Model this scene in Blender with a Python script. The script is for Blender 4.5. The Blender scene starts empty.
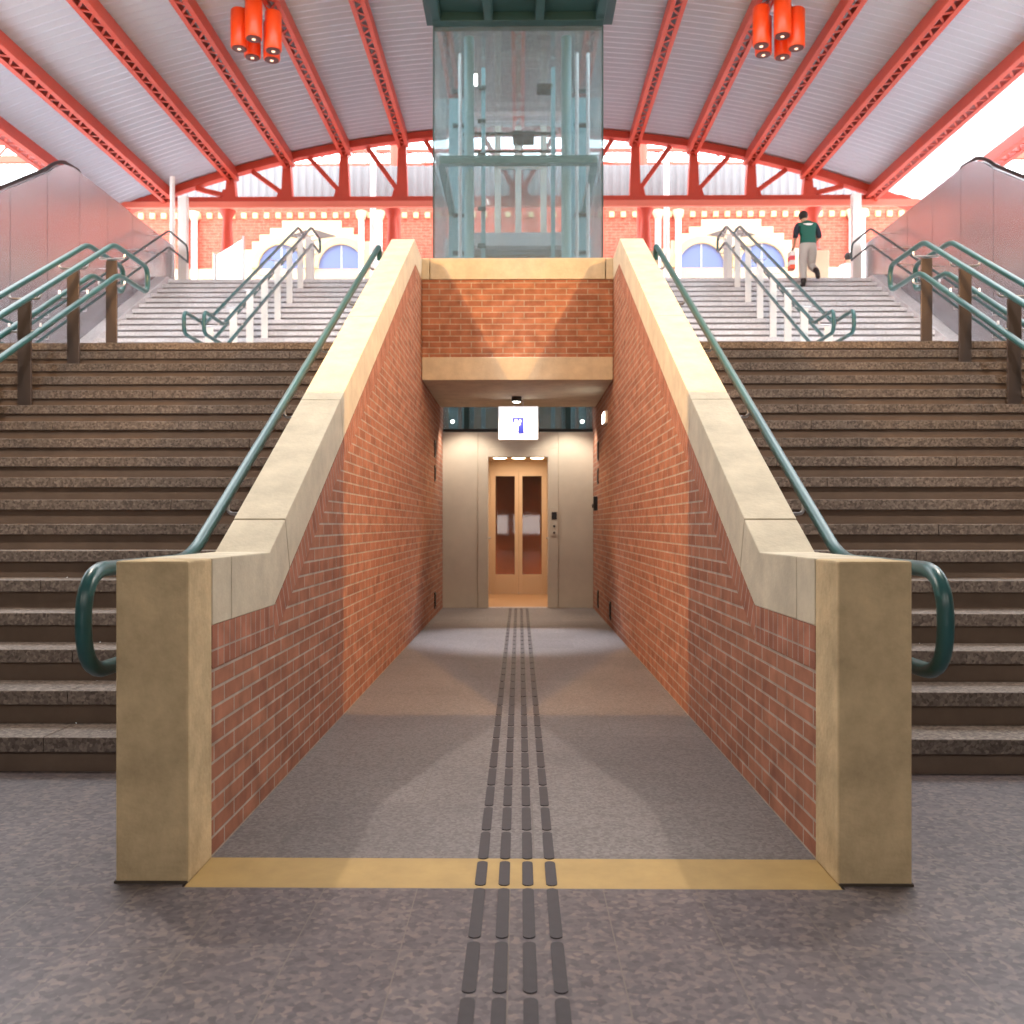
import bpy, bmesh, math, random
from mathutils import Vector, Matrix
random.seed(7)
PI = math.pi
SC = bpy.context.scene
COL = SC.collection
ORIGIN = {}

# ------------------------------------------------------------------ helpers
def lin(c):
    out = []
    for v in c[:3]:
        v /= 255.0
        out.append(v / 12.92 if v <= .04045 else ((v + .055) / 1.055) ** 2.4)
    return tuple(out) + (1.0,)

def node_mat(name):
    m = bpy.data.materials.new(name); m.use_nodes = True
    nt = m.node_tree
    return m, nt, nt.nodes, nt.links, nt.nodes['Principled BSDF']

def pbr(name, col, rough=.5, metal=0.0, noise=None, bump=None, emit=None, spec=.5):
    """noise=(scale, amount), bump=(scale, strength)"""
    m, nt, N, L, b = node_mat(name)
    c = lin(col)
    b.inputs['Base Color'].default_value = c
    b.inputs['Roughness'].default_value = rough
    b.inputs['Metallic'].default_value = metal
    b.inputs['Specular IOR Level'].default_value = spec
    tc = N.new('ShaderNodeTexCoord')
    if noise:
        tex = N.new('ShaderNodeTexNoise'); tex.inputs['Scale'].default_value = noise[0]
        tex.inputs['Detail'].default_value = 6; tex.inputs['Roughness'].default_value = .65
        L.new(tc.outputs['Object'], tex.inputs['Vector'])
        r = N.new('ShaderNodeValToRGB')
        a = noise[1]
        r.color_ramp.elements[0].position = .3; r.color_ramp.elements[1].position = .7
        r.color_ramp.elements[0].color = tuple(v * (1 - a) for v in c[:3]) + (1,)
        r.color_ramp.elements[1].color = tuple(min(1, v * (1 + a)) for v in c[:3]) + (1,)
        L.new(tex.outputs['Fac'], r.inputs['Fac']); L.new(r.outputs['Color'], b.inputs['Base Color'])
    if bump:
        t2 = N.new('ShaderNodeTexNoise'); t2.inputs['Scale'].default_value = bump[0]; t2.inputs['Detail'].default_value = 4
        L.new(tc.outputs['Object'], t2.inputs['Vector'])
        bp = N.new('ShaderNodeBump'); bp.inputs['Strength'].default_value = bump[1]; bp.inputs['Distance'].default_value = .02
        L.new(t2.outputs['Fac'], bp.inputs['Height']); L.new(bp.outputs['Normal'], b.inputs['Normal'])
    if emit:
        b.inputs['Emission Color'].default_value = lin(emit[0]); b.inputs['Emission Strength'].default_value = emit[1]
    return m

def brick_mat(name, c1, c2, mortar, w=.225, h=.0627, ms=.0055, offset=.5):
    m, nt, N, L, b = node_mat(name)
    uv = N.new('ShaderNodeUVMap'); uv.uv_map = 'UVMap'
    t = N.new('ShaderNodeTexBrick')
    t.inputs['Scale'].default_value = 1; t.inputs['Brick Width'].default_value = w; t.inputs['Row Height'].default_value = h
    t.inputs['Mortar Size'].default_value = ms; t.inputs['Mortar Smooth'].default_value = .15; t.inputs['Bias'].default_value = 0
    t.offset = offset
    t.inputs['Color1'].default_value = lin(c1); t.inputs['Color2'].default_value = lin(c2); t.inputs['Mortar'].default_value = lin(mortar)
    L.new(uv.outputs['UV'], t.inputs['Vector'])
    no = N.new('ShaderNodeTexNoise'); no.inputs['Scale'].default_value = 9; no.inputs['Detail'].default_value = 8
    L.new(uv.outputs['UV'], no.inputs['Vector'])
    mr = N.new('ShaderNodeMapRange'); mr.inputs['From Min'].default_value = .3; mr.inputs['From Max'].default_value = .7
    mr.inputs['To Min'].default_value = .72; mr.inputs['To Max'].default_value = 1.2
    L.new(no.outputs['Fac'], mr.inputs['Value'])
    mx = N.new('ShaderNodeMix'); mx.data_type = 'RGBA'; mx.blend_type = 'MULTIPLY'; mx.inputs['Factor'].default_value = 1
    L.new(t.outputs['Color'], mx.inputs[6]); L.new(mr.outputs['Result'], mx.inputs[7])
    L.new(mx.outputs[2], b.inputs['Base Color'])
    b.inputs['Roughness'].default_value = .82; b.inputs['Specular IOR Level'].default_value = .25
    inv = N.new('ShaderNodeMath'); inv.operation = 'SUBTRACT'; inv.inputs[0].default_value = 1
    L.new(t.outputs['Fac'], inv.inputs[1])
    bp = N.new('ShaderNodeBump'); bp.inputs['Strength'].default_value = .7; bp.inputs['Distance'].default_value = .006
    L.new(inv.outputs[0], bp.inputs['Height']); L.new(bp.outputs['Normal'], b.inputs['Normal'])
    return m

def granite_mat(name, stops, scale=60, rough=.45, joint=None, jcol=(60, 55, 52), big=.18, spec=.5):
    """speckled stone; joint=(width, height, mortar) adds slab joints in UV metres"""
    m, nt, N, L, b = node_mat(name)
    uv = N.new('ShaderNodeUVMap'); uv.uv_map = 'UVMap'
    v = N.new('ShaderNodeTexVoronoi'); v.inputs['Scale'].default_value = scale
    L.new(uv.outputs['UV'], v.inputs['Vector'])
    no = N.new('ShaderNodeTexNoise'); no.inputs['Scale'].default_value = scale * .8; no.inputs['Detail'].default_value = 5
    L.new(uv.outputs['UV'], no.inputs['Vector'])
    sep = N.new('ShaderNodeSeparateColor'); L.new(v.outputs['Color'], sep.inputs['Color'])
    ad = N.new('ShaderNodeMath'); ad.operation = 'MULTIPLY_ADD'; ad.inputs[1].default_value = .55
    L.new(sep.outputs['Red'], ad.inputs[0])
    m2 = N.new('ShaderNodeMath'); m2.operation = 'MULTIPLY'; m2.inputs[1].default_value = .45
    L.new(no.outputs['Fac'], m2.inputs[0]); L.new(m2.outputs[0], ad.inputs[2])
    r = N.new('ShaderNodeValToRGB'); L.new(ad.outputs[0], r.inputs['Fac'])
    els = r.color_ramp.elements
    while len(els) < len(stops): els.new(.5)
    for e, (p, c) in zip(els, stops): e.position = p; e.color = lin(c)
    n3 = N.new('ShaderNodeTexNoise'); n3.inputs['Scale'].default_value = 1.3; n3.inputs['Detail'].default_value = 5
    L.new(uv.outputs['UV'], n3.inputs['Vector'])
    mr = N.new('ShaderNodeMapRange'); mr.inputs['From Min'].default_value = .3; mr.inputs['From Max'].default_value = .7
    mr.inputs['To Min'].default_value = 1 - big; mr.inputs['To Max'].default_value = 1 + big
    L.new(n3.outputs['Fac'], mr.inputs['Value'])
    mx = N.new('ShaderNodeMix'); mx.data_type = 'RGBA'; mx.blend_type = 'MULTIPLY'; mx.inputs['Factor'].default_value = 1
    L.new(r.outputs['Color'], mx.inputs[6]); L.new(mr.outputs['Result'], mx.inputs[7])
    out = mx.outputs[2]
    if joint:
        t = N.new('ShaderNodeTexBrick'); t.inputs['Scale'].default_value = 1
        t.inputs['Brick Width'].default_value = joint[0]; t.inputs['Row Height'].default_value = joint[1]
        t.inputs['Mortar Size'].default_value = joint[2]; t.inputs['Mortar Smooth'].default_value = 0
        t.offset = joint[3] if len(joint) > 3 else .5
        t.inputs['Color1'].default_value = (1, 1, 1, 1); t.inputs['Color2'].default_value = (.86, .86, .88, 1)
        L.new(uv.outputs['UV'], t.inputs['Vector'])
        mu = N.new('ShaderNodeMix'); mu.data_type = 'RGBA'; mu.blend_type = 'MULTIPLY'; mu.inputs['Factor'].default_value = 1
        L.new(out, mu.inputs[6]); L.new(t.outputs['Color'], mu.inputs[7])
        mj = N.new('ShaderNodeMix'); mj.data_type = 'RGBA'
        L.new(t.outputs['Fac'], mj.inputs['Factor']); L.new(mu.outputs[2], mj.inputs[6]); mj.inputs[7].default_value = lin(jcol)
        out = mj.outputs[2]
    L.new(out, b.inputs['Base Color'])
    b.inputs['Roughness'].default_value = rough; b.inputs['Specular IOR Level'].default_value = spec
    return m

def glass_mat(name, tint=(215, 235, 238), haze=.08, gloss=.14, hazecol=(225, 240, 245)):
    m = bpy.data.materials.new(name); m.use_nodes = True
    nt = m.node_tree; N = nt.nodes; L = nt.links
    N.remove(N['Principled BSDF'])
    tr = N.new('ShaderNodeBsdfTransparent'); tr.inputs['Color'].default_value = lin(tint)
    gl = N.new('ShaderNodeBsdfGlossy'); gl.inputs['Roughness'].default_value = .03
    df = N.new('ShaderNodeBsdfDiffuse'); df.inputs['Color'].default_value = lin(hazecol)
    tl = N.new('ShaderNodeBsdfTranslucent'); tl.inputs['Color'].default_value = lin(hazecol)
    h = N.new('ShaderNodeMixShader'); L.new(df.outputs[0], h.inputs[1]); L.new(tl.outputs[0], h.inputs[2])
    a = N.new('ShaderNodeMixShader'); a.inputs[0].default_value = haze
    L.new(tr.outputs[0], a.inputs[1]); L.new(h.outputs[0], a.inputs[2])
    lw = N.new('ShaderNodeLayerWeight'); lw.inputs['Blend'].default_value = .25
    mm = N.new('ShaderNodeMath'); mm.operation = 'MULTIPLY_ADD'; mm.inputs[1].default_value = .6; mm.inputs[2].default_value = gloss * .3
    L.new(lw.outputs['Fresnel'], mm.inputs[0])
    bb = N.new('ShaderNodeMixShader'); L.new(mm.outputs[0], bb.inputs[0])
    L.new(a.outputs[0], bb.inputs[1]); L.new(gl.outputs[0], bb.inputs[2])
    L.new(bb.outputs[0], N['Material Output'].inputs['Surface'])
    return m

def translucent_mat(name, col, amount=.5):
    m = bpy.data.materials.new(name); m.use_nodes = True
    nt = m.node_tree; N = nt.nodes; L = nt.links
    N.remove(N['Principled BSDF'])
    d = N.new('ShaderNodeBsdfDiffuse'); d.inputs['Color'].default_value = lin(col)
    t = N.new('ShaderNodeBsdfTranslucent'); t.inputs['Color'].default_value = lin(col)
    x = N.new('ShaderNodeMixShader'); x.inputs[0].default_value = amount
    L.new(d.outputs[0], x.inputs[1]); L.new(t.outputs[0], x.inputs[2]); L.new(x.outputs[0], N['Material Output'].inputs['Surface'])
    return m

def fillet(pts, rad, n=5):
    pts = [Vector(p) for p in pts]; out = [pts[0]]
    for i in range(1, len(pts) - 1):
        a, b, c = pts[i - 1], pts[i], pts[i + 1]
        d1 = (a - b); d2 = (c - b)
        r = min(rad, d1.length * .48, d2.length * .48)
        p0 = b + d1.normalized() * r; p1 = b + d2.normalized() * r
        for k in range(n + 1):
            t = k / n
            out.append((1 - t) ** 2 * p0 + 2 * t * (1 - t) * b + t * t * p1)
    out.append(pts[-1])
    return out

class MB:
    def __init__(s): s.v = []; s.f = []
    def add(s, vs, fs):
        o = len(s.v); s.v += [Vector(v) for v in vs]; s.f += [[i + o for i in f] for f in fs]; return s
    def box(s, x0, x1, y0, y1, z0, z1):
        x0, x1 = min(x0, x1), max(x0, x1)
        return s.add([(x0, y0, z0), (x1, y0, z0), (x1, y1, z0), (x0, y1, z0), (x0, y0, z1), (x1, y0, z1), (x1, y1, z1), (x0, y1, z1)],
                     [(0, 3, 2, 1), (4, 5, 6, 7), (0, 1, 5, 4), (1, 2, 6, 5), (2, 3, 7, 6), (3, 0, 4, 7)])
    def prism_x(s, poly, x0, x1):      # poly in (y, z)
        x0, x1 = min(x0, x1), max(x0, x1); n = len(poly)
        vs = [(x0, y, z) for y, z in poly] + [(x1, y, z) for y, z in poly]
        return s.add(vs, [list(range(n))[::-1], list(range(n, 2 * n))] + [(i, (i + 1) % n, n + (i + 1) % n, n + i) for i in range(n)])
    def prism_y(s, poly, y0, y1):      # poly in (x, z)
        n = len(poly)
        vs = [(x, y0, z) for x, z in poly] + [(x, y1, z) for x, z in poly]
        return s.add(vs, [list(range(n)), list(range(n, 2 * n))[::-1]] + [(i, n + i, n + (i + 1) % n, (i + 1) % n) for i in range(n)])
    def prism_z(s, poly, z0, z1):      # poly in (x, y)
        n = len(poly)
        vs = [(x, y, z0) for x, y in poly] + [(x, y, z1) for x, y in poly]
        return s.add(vs, [list(range(n))[::-1], list(range(n, 2 * n))] + [(i, (i + 1) % n, n + (i + 1) % n, n + i) for i in range(n)])
    def beam(s, a, b, w, h, up=(0, 0, 1)):
        a = Vector(a); b = Vector(b); d = (b - a).normalized(); up = Vector(up)
        sd = d.cross(up)
        if sd.length < 1e-4: sd = d.cross(Vector((0, 1, 0)))
        sd.normalize(); u = sd.cross(d).normalized()
        vs = [p + sd * (i * w / 2) + u * (j * h / 2) for p in (a, b) for i, j in ((-1, -1), (1, -1), (1, 1), (-1, 1))]
        return s.add(vs, [(3, 2, 1, 0), (4, 5, 6, 7), (0, 1, 5, 4), (1, 2, 6, 5), (2, 3, 7, 6), (3, 0, 4, 7)])
    def tube(s, pts, r, n=10, radii=None):
        pts = [Vector(p) for p in pts]
        clean = [pts[0]]
        for p in pts[1:]:
            if (p - clean[-1]).length > 1e-4: clean.append(p)
        pts = clean; m = len(pts)
        t0 = (pts[1] - pts[0]).normalized()
        nrm = t0.orthogonal().normalized(); vs = []; prev = t0
        for i in range(m):
            t = (pts[min(i + 1, m - 1)] - pts[max(i - 1, 0)]).normalized()
            q = prev.rotation_difference(t); nrm = (q @ nrm); nrm = (nrm - t * nrm.dot(t)).normalized(); prev = t
            bn = t.cross(nrm); rr = radii[i] if radii else r
            for k in range(n):
                a = 2 * PI * k / n; vs.append(pts[i] + nrm * (rr * math.cos(a)) + bn * (rr * math.sin(a)))
        fs = [[i * n + k, i * n + (k + 1) % n, (i + 1) * n + (k + 1) % n, (i + 1) * n + k] for i in range(m - 1) for k in range(n)]
        fs += [list(range(n))[::-1], [(m - 1) * n + k for k in range(n)]]
        return s.add(vs, fs)
    def lathe(s, c, prof, n=20):       # prof of (r, z) upward
        c = Vector(c); vs = [c + Vector((r * math.cos(2 * PI * k / n), r * math.sin(2 * PI * k / n), z)) for r, z in prof for k in range(n)]
        m = len(prof)
        fs = [[i * n + k, i * n + (k + 1) % n, (i + 1) * n + (k + 1) % n, (i + 1) * n + k] for i in range(m - 1) for k in range(n)]
        fs += [list(range(n))[::-1], [(m - 1) * n + k for k in range(n)]]
        return s.add(vs, fs)
    def ball(s, c, rx, ry, rz, n=14, m=10):
        c = Vector(c); vs = [c + Vector((0, 0, -rz))]
        for i in range(1, m):
            a = -PI / 2 + PI * i / m
            vs += [c + Vector((rx * math.cos(a) * math.cos(2 * PI * k / n), ry * math.cos(a) * math.sin(2 * PI * k / n), rz * math.sin(a))) for k in range(n)]
        vs.append(c + Vector((0, 0, rz))); T = len(vs) - 1
        fs = [(0, 1 + (k + 1) % n, 1 + k) for k in range(n)]
        for i in range(m - 2):
            o = 1 + i * n; fs += [(o + k, o + (k + 1) % n, o + n + (k + 1) % n, o + n + k) for k in range(n)]
        o = 1 + (m - 2) * n; fs += [(o + k, o + (k + 1) % n, T) for k in range(n)]
        return s.add(vs, fs)
    def build(s, name, mat, parent=None, bevel=0, smooth=False, uvrot=0.0, recalc=True, uvoff=(40, 40)):
        me = bpy.data.meshes.new(name)
        o0 = ORIGIN.get(parent.name, Vector((0, 0, 0))) if parent else Vector((0, 0, 0))
        me.from_pydata([tuple(v - o0) for v in s.v], [], s.f)
        if recalc:
            bm = bmesh.new(); bm.from_mesh(me); bmesh.ops.recalc_face_normals(bm, faces=bm.faces); bm.to_mesh(me); bm.free()
        uvl = me.uv_layers.new(name='UVMap'); ca, sa = math.cos(uvrot), math.sin(uvrot)
        for p in me.polygons:
            n = p.normal; ax = max(range(3), key=lambda i: abs(n[i]))
            for li in p.loop_indices:
                co = me.vertices[me.loops[li].vertex_index].co + o0
                u, w = ((co.y, co.z), (co.x, co.z), (co.x, co.y))[ax]
                uvl.data[li].uv = (u * ca - w * sa + uvoff[0], u * sa + w * ca + uvoff[1])
            p.use_smooth = smooth
        me.materials.append(mat)
        o = bpy.data.objects.new(name, me); COL.objects.link(o)
        if parent: o.parent = parent
        ORIGIN[o.name] = o0
        if bevel:
            b = o.modifiers.new('edge', 'BEVEL'); b.width = bevel; b.segments = 2; b.limit_method = 'ANGLE'
        if smooth and hasattr(me, 'set_sharp_from_angle'): me.set_sharp_from_angle(angle=math.radians(40))
        return o

def tag(o, label=None, cat=None, group=None, kind=None):
    if label: o['label'] = label
    if cat: o['category'] = cat
    if group: o['group'] = group
    if kind: o['kind'] = kind
    return o
def thing(name, loc, label, cat, group=None):
    o = bpy.data.objects.new(name, None); COL.objects.link(o); o.location = loc; o.empty_display_size = .1
    ORIGIN[o.name] = Vector(loc)
    return tag(o, label, cat, group)
def struct(name, mb, mat, label, cat, **k):
    return tag(mb.build(name, mat, None, **k), label, cat, None, 'structure')
def dup(root, loc=None, rz=None, label=None, group=None):
    r = root.copy(); COL.objects.link(r)
    if loc is not None: r.location = loc
    if rz is not None: r.rotation_euler = (0, 0, rz)
    ORIGIN[r.name] = Vector(r.location)
    if label: r['label'] = label
    if group: r['group'] = group
    for ch in list(root.children):
        c = ch.copy(); COL.objects.link(c); c.parent = r
        for g in list(ch.children):
            d = g.copy(); COL.objects.link(d); d.parent = c
    return r

# ------------------------------------------------------------------ measures
F, H, VX, VY = 940.0, 1.125, 519.5, 525.0
R_, T_ = .1616, .2819                    # step riser, tread
XC = -.023                               # axis of the passage
WI, WO = 1.02, 1.243                     # half width of the passage: inner and outer face of its parapets
def yk(k):
    if k < 18: return (14.05 + k) * T_
    if k == 18: return 9.16
    return (28.65 + k) * T_
ZL = 18 * R_                             # landing 2.91
ZU = 37 * R_                             # upper hall floor 5.98
YL, YS, YU = 9.16, yk(19), yk(37)
YB, YE = 9.99, 12.74                     # bridge front, lift front
SIDES = ((-1, 'left'), (1, 'right'))

# ------------------------------------------------------------------ materials
M = {}
M['stone'] = pbr('sandstone', (198, 189, 168), .8, noise=(5, .16), bump=(60, .12), spec=.25)
M['pillar_stone'] = pbr('weathered_sandstone', (196, 176, 140), .85, noise=(4, .3), bump=(50, .2), spec=.2)
M['lift_stone'] = pbr('smooth_limestone', (196, 188, 172), .6, noise=(2.5, .08), spec=.3)
M['brick'] = brick_mat('red_brick', (172, 119, 95), (150, 100, 80), (172, 158, 145))
M['soldier'] = brick_mat('red_brick_on_end', (172, 117, 95), (152, 99, 80), (166, 150, 138), w=.30, h=.066, ms=.004, offset=0)
M['granite'] = granite_mat('flamed_granite_floor', [(.15, (78, 73, 78)), (.4, (97, 92, 97)), (.62, (112, 106, 108)), (.85, (138, 125, 119))], 55, .42,
                           joint=(.287, .42, .0018, 0), jcol=(118, 110, 105))
M['paver'] = granite_mat('passage_pavers', [(.2, (104, 99, 98)), (.5, (121, 116, 115)), (.8, (136, 130, 128))], 90, .6, joint=(.9, .6, .002, .5), jcol=(112, 106, 102), big=.12)
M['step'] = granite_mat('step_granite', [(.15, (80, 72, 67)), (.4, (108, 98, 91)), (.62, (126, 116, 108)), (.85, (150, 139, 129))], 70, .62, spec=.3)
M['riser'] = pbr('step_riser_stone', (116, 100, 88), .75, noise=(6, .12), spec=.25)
M['step_light'] = granite_mat('brightened_step_granite', [(.15, (196, 194, 198)), (.5, (212, 210, 214)), (.85, (226, 224, 226))], 60, .6, spec=.3)  # upper flight's strong daylight lifted into the stone colour
M['riser_light'] = pbr('shaded_riser_stone', (138, 136, 140), .7, noise=(6, .08))  # riser greyed to deepen the shadow line under each nosing
M['yellow'] = pbr('ochre_stone', (178, 150, 96), .6, noise=(8, .1))
M['tactile'] = pbr('dark_rubber_guide', (58, 55, 60), .55, noise=(30, .12))
M['teal'] = pbr('teal_paint', (34, 84, 86), .32, spec=.6)
M['teal_pale'] = pbr('pale_teal_paint', (132, 176, 188), .35)
M['teal_mid'] = pbr('mid_teal_paint', (70, 130, 138), .35)
M['teal_dark'] = pbr('dark_teal_paint', (34, 66, 68), .45)
M['steel'] = pbr('satin_steel', (205, 203, 205), .38, 1.0, noise=(14, .05))
M['post_steel'] = pbr('shaded_post_steel', (96, 86, 82), .4, .6)  # steel darkened to the dim surroundings the lower posts reflect
M['red'] = pbr('red_oxide_paint', (198, 76, 56), .5, noise=(3, .06))
M['lamp_red'] = pbr('orange_enamel', (238, 78, 26), .35)
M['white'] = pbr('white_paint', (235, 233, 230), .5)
M['sheet'] = pbr('pale_sheet_metal', (188, 193, 202), .45, .2)
M['sheet_clear'] = translucent_mat('translucent_sheet', (222, 226, 228), .45)
M['valance'] = pbr('darkened_sheet', (128, 128, 131), .7)  # darkened in place of roof shade, so sky light doesn't bleach it
M['sheet_dimmed'] = translucent_mat('dimmed_sheet', (168, 170, 178), .06)  # same sheet as the right edge, toned down to look less lit
M['concrete'] = pbr('concrete', (150, 142, 132), .85, noise=(3, .12))
M['dark_stone'] = pbr('grimy_joint', (70, 62, 54), .9)
M['dark'] = pbr('dark_recess', (30, 28, 28), .7)
M['black'] = pbr('black_plastic', (24, 23, 23), .4)
M['glass'] = glass_mat('lift_glass', (243, 250, 252), .12, .2, (222, 240, 250))
M['clear'] = glass_mat('clear_glass', (240, 246, 246), .012, .12)
M['door_metal'] = pbr('bronze_door_metal', (206, 180, 146), .4, .35)
M['car_wall'] = pbr('warm_lift_lining', (206, 180, 146), .4, .2)
M['car_floor'] = pbr('lift_car_floor', (190, 152, 112), .5)
M['facade'] = brick_mat('facade_brick', (206, 100, 80), (192, 88, 70), (206, 132, 114), w=.26, h=.085, ms=.005)
M['cream'] = pbr('cream_stone', (206, 186, 156), .8, noise=(3, .06))
M['yellow_stone'] = pbr('honey_stone', (214, 182, 136), .8, noise=(3, .08))
M['lunette'] = pbr('blue_window_glass', (116, 132, 176), .12, .0, spec=.8)
M['lamp_glow'] = pbr('lit_lamp', (255, 236, 205), .4, emit=((255, 226, 186), 14))
M['lamp_cool'] = pbr('lit_lamp_cool', (255, 255, 255), .4, emit=((255, 250, 240), 12))
M['lamp_dim'] = pbr('dim_lamp', (255, 220, 190), .4, emit=((255, 214, 180), 1.5))
M['sign_face'] = pbr('lit_sign_face', (250, 250, 252), .4, emit=((248, 250, 255), 1.1))
M['sign_blue'] = pbr('sign_blue', (14, 34, 150), .5, emit=((10, 20, 170), .12))
# wall of large steel sheets: wavy so that it mirrors the hall in soft bands
def steel_wall():
    m, nt, N, L, b = node_mat('polished_steel_sheet')
    b.inputs['Base Color'].default_value = lin((168, 166, 172)); b.inputs['Metallic'].default_value = .75; b.inputs['Roughness'].default_value = .27
    tc = N.new('ShaderNodeTexCoord'); mp = N.new('ShaderNodeMapping'); mp.inputs['Scale'].default_value = (1, .55, .35)
    L.new(tc.outputs['Object'], mp.inputs['Vector'])
    n = N.new('ShaderNodeTexNoise'); n.inputs['Scale'].default_value = 1.6; n.inputs['Detail'].default_value = 1
    L.new(mp.outputs[0], n.inputs['Vector'])
    bp = N.new('ShaderNodeBump'); bp.inputs['Strength'].default_value = .22; bp.inputs['Distance'].default_value = .1
    L.new(n.outputs['Fac'], bp.inputs['Height']); L.new(bp.outputs['Normal'], b.inputs['Normal'])
    return m
M['steel_wall'] = steel_wall()

# ------------------------------------------------------------------ floors and shell
struct('floor', MB().box(-9, 9, -10, 2.91, -.2, 0).box(-9, XC - WI - .01, 2.91, 4.45, -.2, 0).box(XC + WI + .01, 9, 2.91, 4.45, -.2, 0), M['granite'],
       'speckled granite slab floor of the lower concourse in front of the stairs', 'floor', uvoff=(40.209, 39.932))
struct('floor_passage', MB().box(XC - WI, XC + WI, 3.17, YE + .16, -.2, 0), M['paver'], 'grey paved floor of the passage leading to the lift', 'floor')
struct('trim_1', MB().box(XC - WI, XC + WI, 2.91, 3.17, -.2, .0), M['yellow'], 'ochre yellow stone strip across the mouth of the passage', 'threshold')
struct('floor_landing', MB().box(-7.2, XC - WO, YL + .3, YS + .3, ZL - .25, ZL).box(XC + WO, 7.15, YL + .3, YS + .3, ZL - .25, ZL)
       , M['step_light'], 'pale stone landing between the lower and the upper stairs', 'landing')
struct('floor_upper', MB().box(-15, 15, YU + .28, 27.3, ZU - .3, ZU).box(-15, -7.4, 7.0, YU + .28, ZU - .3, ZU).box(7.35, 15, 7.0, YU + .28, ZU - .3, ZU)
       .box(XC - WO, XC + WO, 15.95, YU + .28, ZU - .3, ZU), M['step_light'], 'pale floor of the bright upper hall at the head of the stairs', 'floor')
struct('ceiling_concourse', MB().box(-15, 15, -10, 5.5, 4.32, ZU), M['concrete'], 'concrete deck over the lower concourse', 'ceiling')
struct('wall_left', MB().box(-9.2, -9, -10, 7.2, -.2, 4.32), M['concrete'], 'concrete side wall of the lower concourse, left', 'wall')
struct('wall_right', MB().box(9, 9.2, -10, 7.2, -.2, 4.32), M['concrete'], 'concrete side wall of the lower concourse, right', 'wall')
struct('wall_back', MB().box(-9.2, 9.2, -10.2, -10, -.2, .75).box(-9.2, 9.2, -10.2, -10, 1.55, 4.32).box(-9.2, -2.6, -10.2, -10, .55, 2).box(-.5, -.25, -10.2, -10, .55, 2).box(1.6, 9.2, -10.2, -10, .55, 2),
       M['concrete'], 'concrete wall behind the viewer with two window openings', 'wall')
for s, nm in SIDES:                                       # inner cheek walls that carry the landing and the upper stairs
    xo = XC + s * WO
    struct('wall_stair_' + nm, MB().box(XC + s * 7.0, XC + s * 7.17, 4.3, YL + .2, 0, ZL - .3 if False else 3.3), M['concrete'], 'concrete cheek wall at the outer side of the %s lower stairs' % nm, 'wall')
    struct('wall_bridge_' + nm, MB().box(xo - s * .12, xo - s * .001, 15.95, YU + .2, ZL, ZU - .3), M['lift_stone'], 'pale wall under the lift footbridge, %s' % nm, 'wall')

# ------------------------------------------------------------------ stairs
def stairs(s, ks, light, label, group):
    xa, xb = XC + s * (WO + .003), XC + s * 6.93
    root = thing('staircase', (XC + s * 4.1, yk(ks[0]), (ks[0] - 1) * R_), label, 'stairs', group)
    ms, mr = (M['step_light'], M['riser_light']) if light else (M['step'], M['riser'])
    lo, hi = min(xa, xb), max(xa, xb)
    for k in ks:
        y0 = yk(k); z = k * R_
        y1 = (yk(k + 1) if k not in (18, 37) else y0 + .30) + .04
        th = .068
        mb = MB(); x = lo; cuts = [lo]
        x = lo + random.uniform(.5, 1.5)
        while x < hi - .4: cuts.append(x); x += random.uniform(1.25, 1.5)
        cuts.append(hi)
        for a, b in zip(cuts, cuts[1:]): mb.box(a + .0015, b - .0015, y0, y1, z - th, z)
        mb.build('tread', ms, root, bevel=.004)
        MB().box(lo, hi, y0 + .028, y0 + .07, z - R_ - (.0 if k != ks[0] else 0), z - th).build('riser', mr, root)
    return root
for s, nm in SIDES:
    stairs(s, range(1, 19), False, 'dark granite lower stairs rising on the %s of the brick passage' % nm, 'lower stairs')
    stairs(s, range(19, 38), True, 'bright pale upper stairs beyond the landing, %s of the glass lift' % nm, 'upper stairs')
    # sloping stone stringer beside the upper stairs
    x0, x1 = XC + s * 6.93, XC + s * 7.17
    mb = MB().prism_x([(YS - .35, ZL), (YS + .0, ZL + .16), (YU, ZU + .06), (19.5, ZU + .06), (19.5, ZL)], x0, x1)
    tag(mb.build('stair_stringer', M['step_light'], None, bevel=.005), 'sloping pale stone kerb along the %s edge of the upper stairs' % nm, 'kerb', 'stair stringers')

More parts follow.
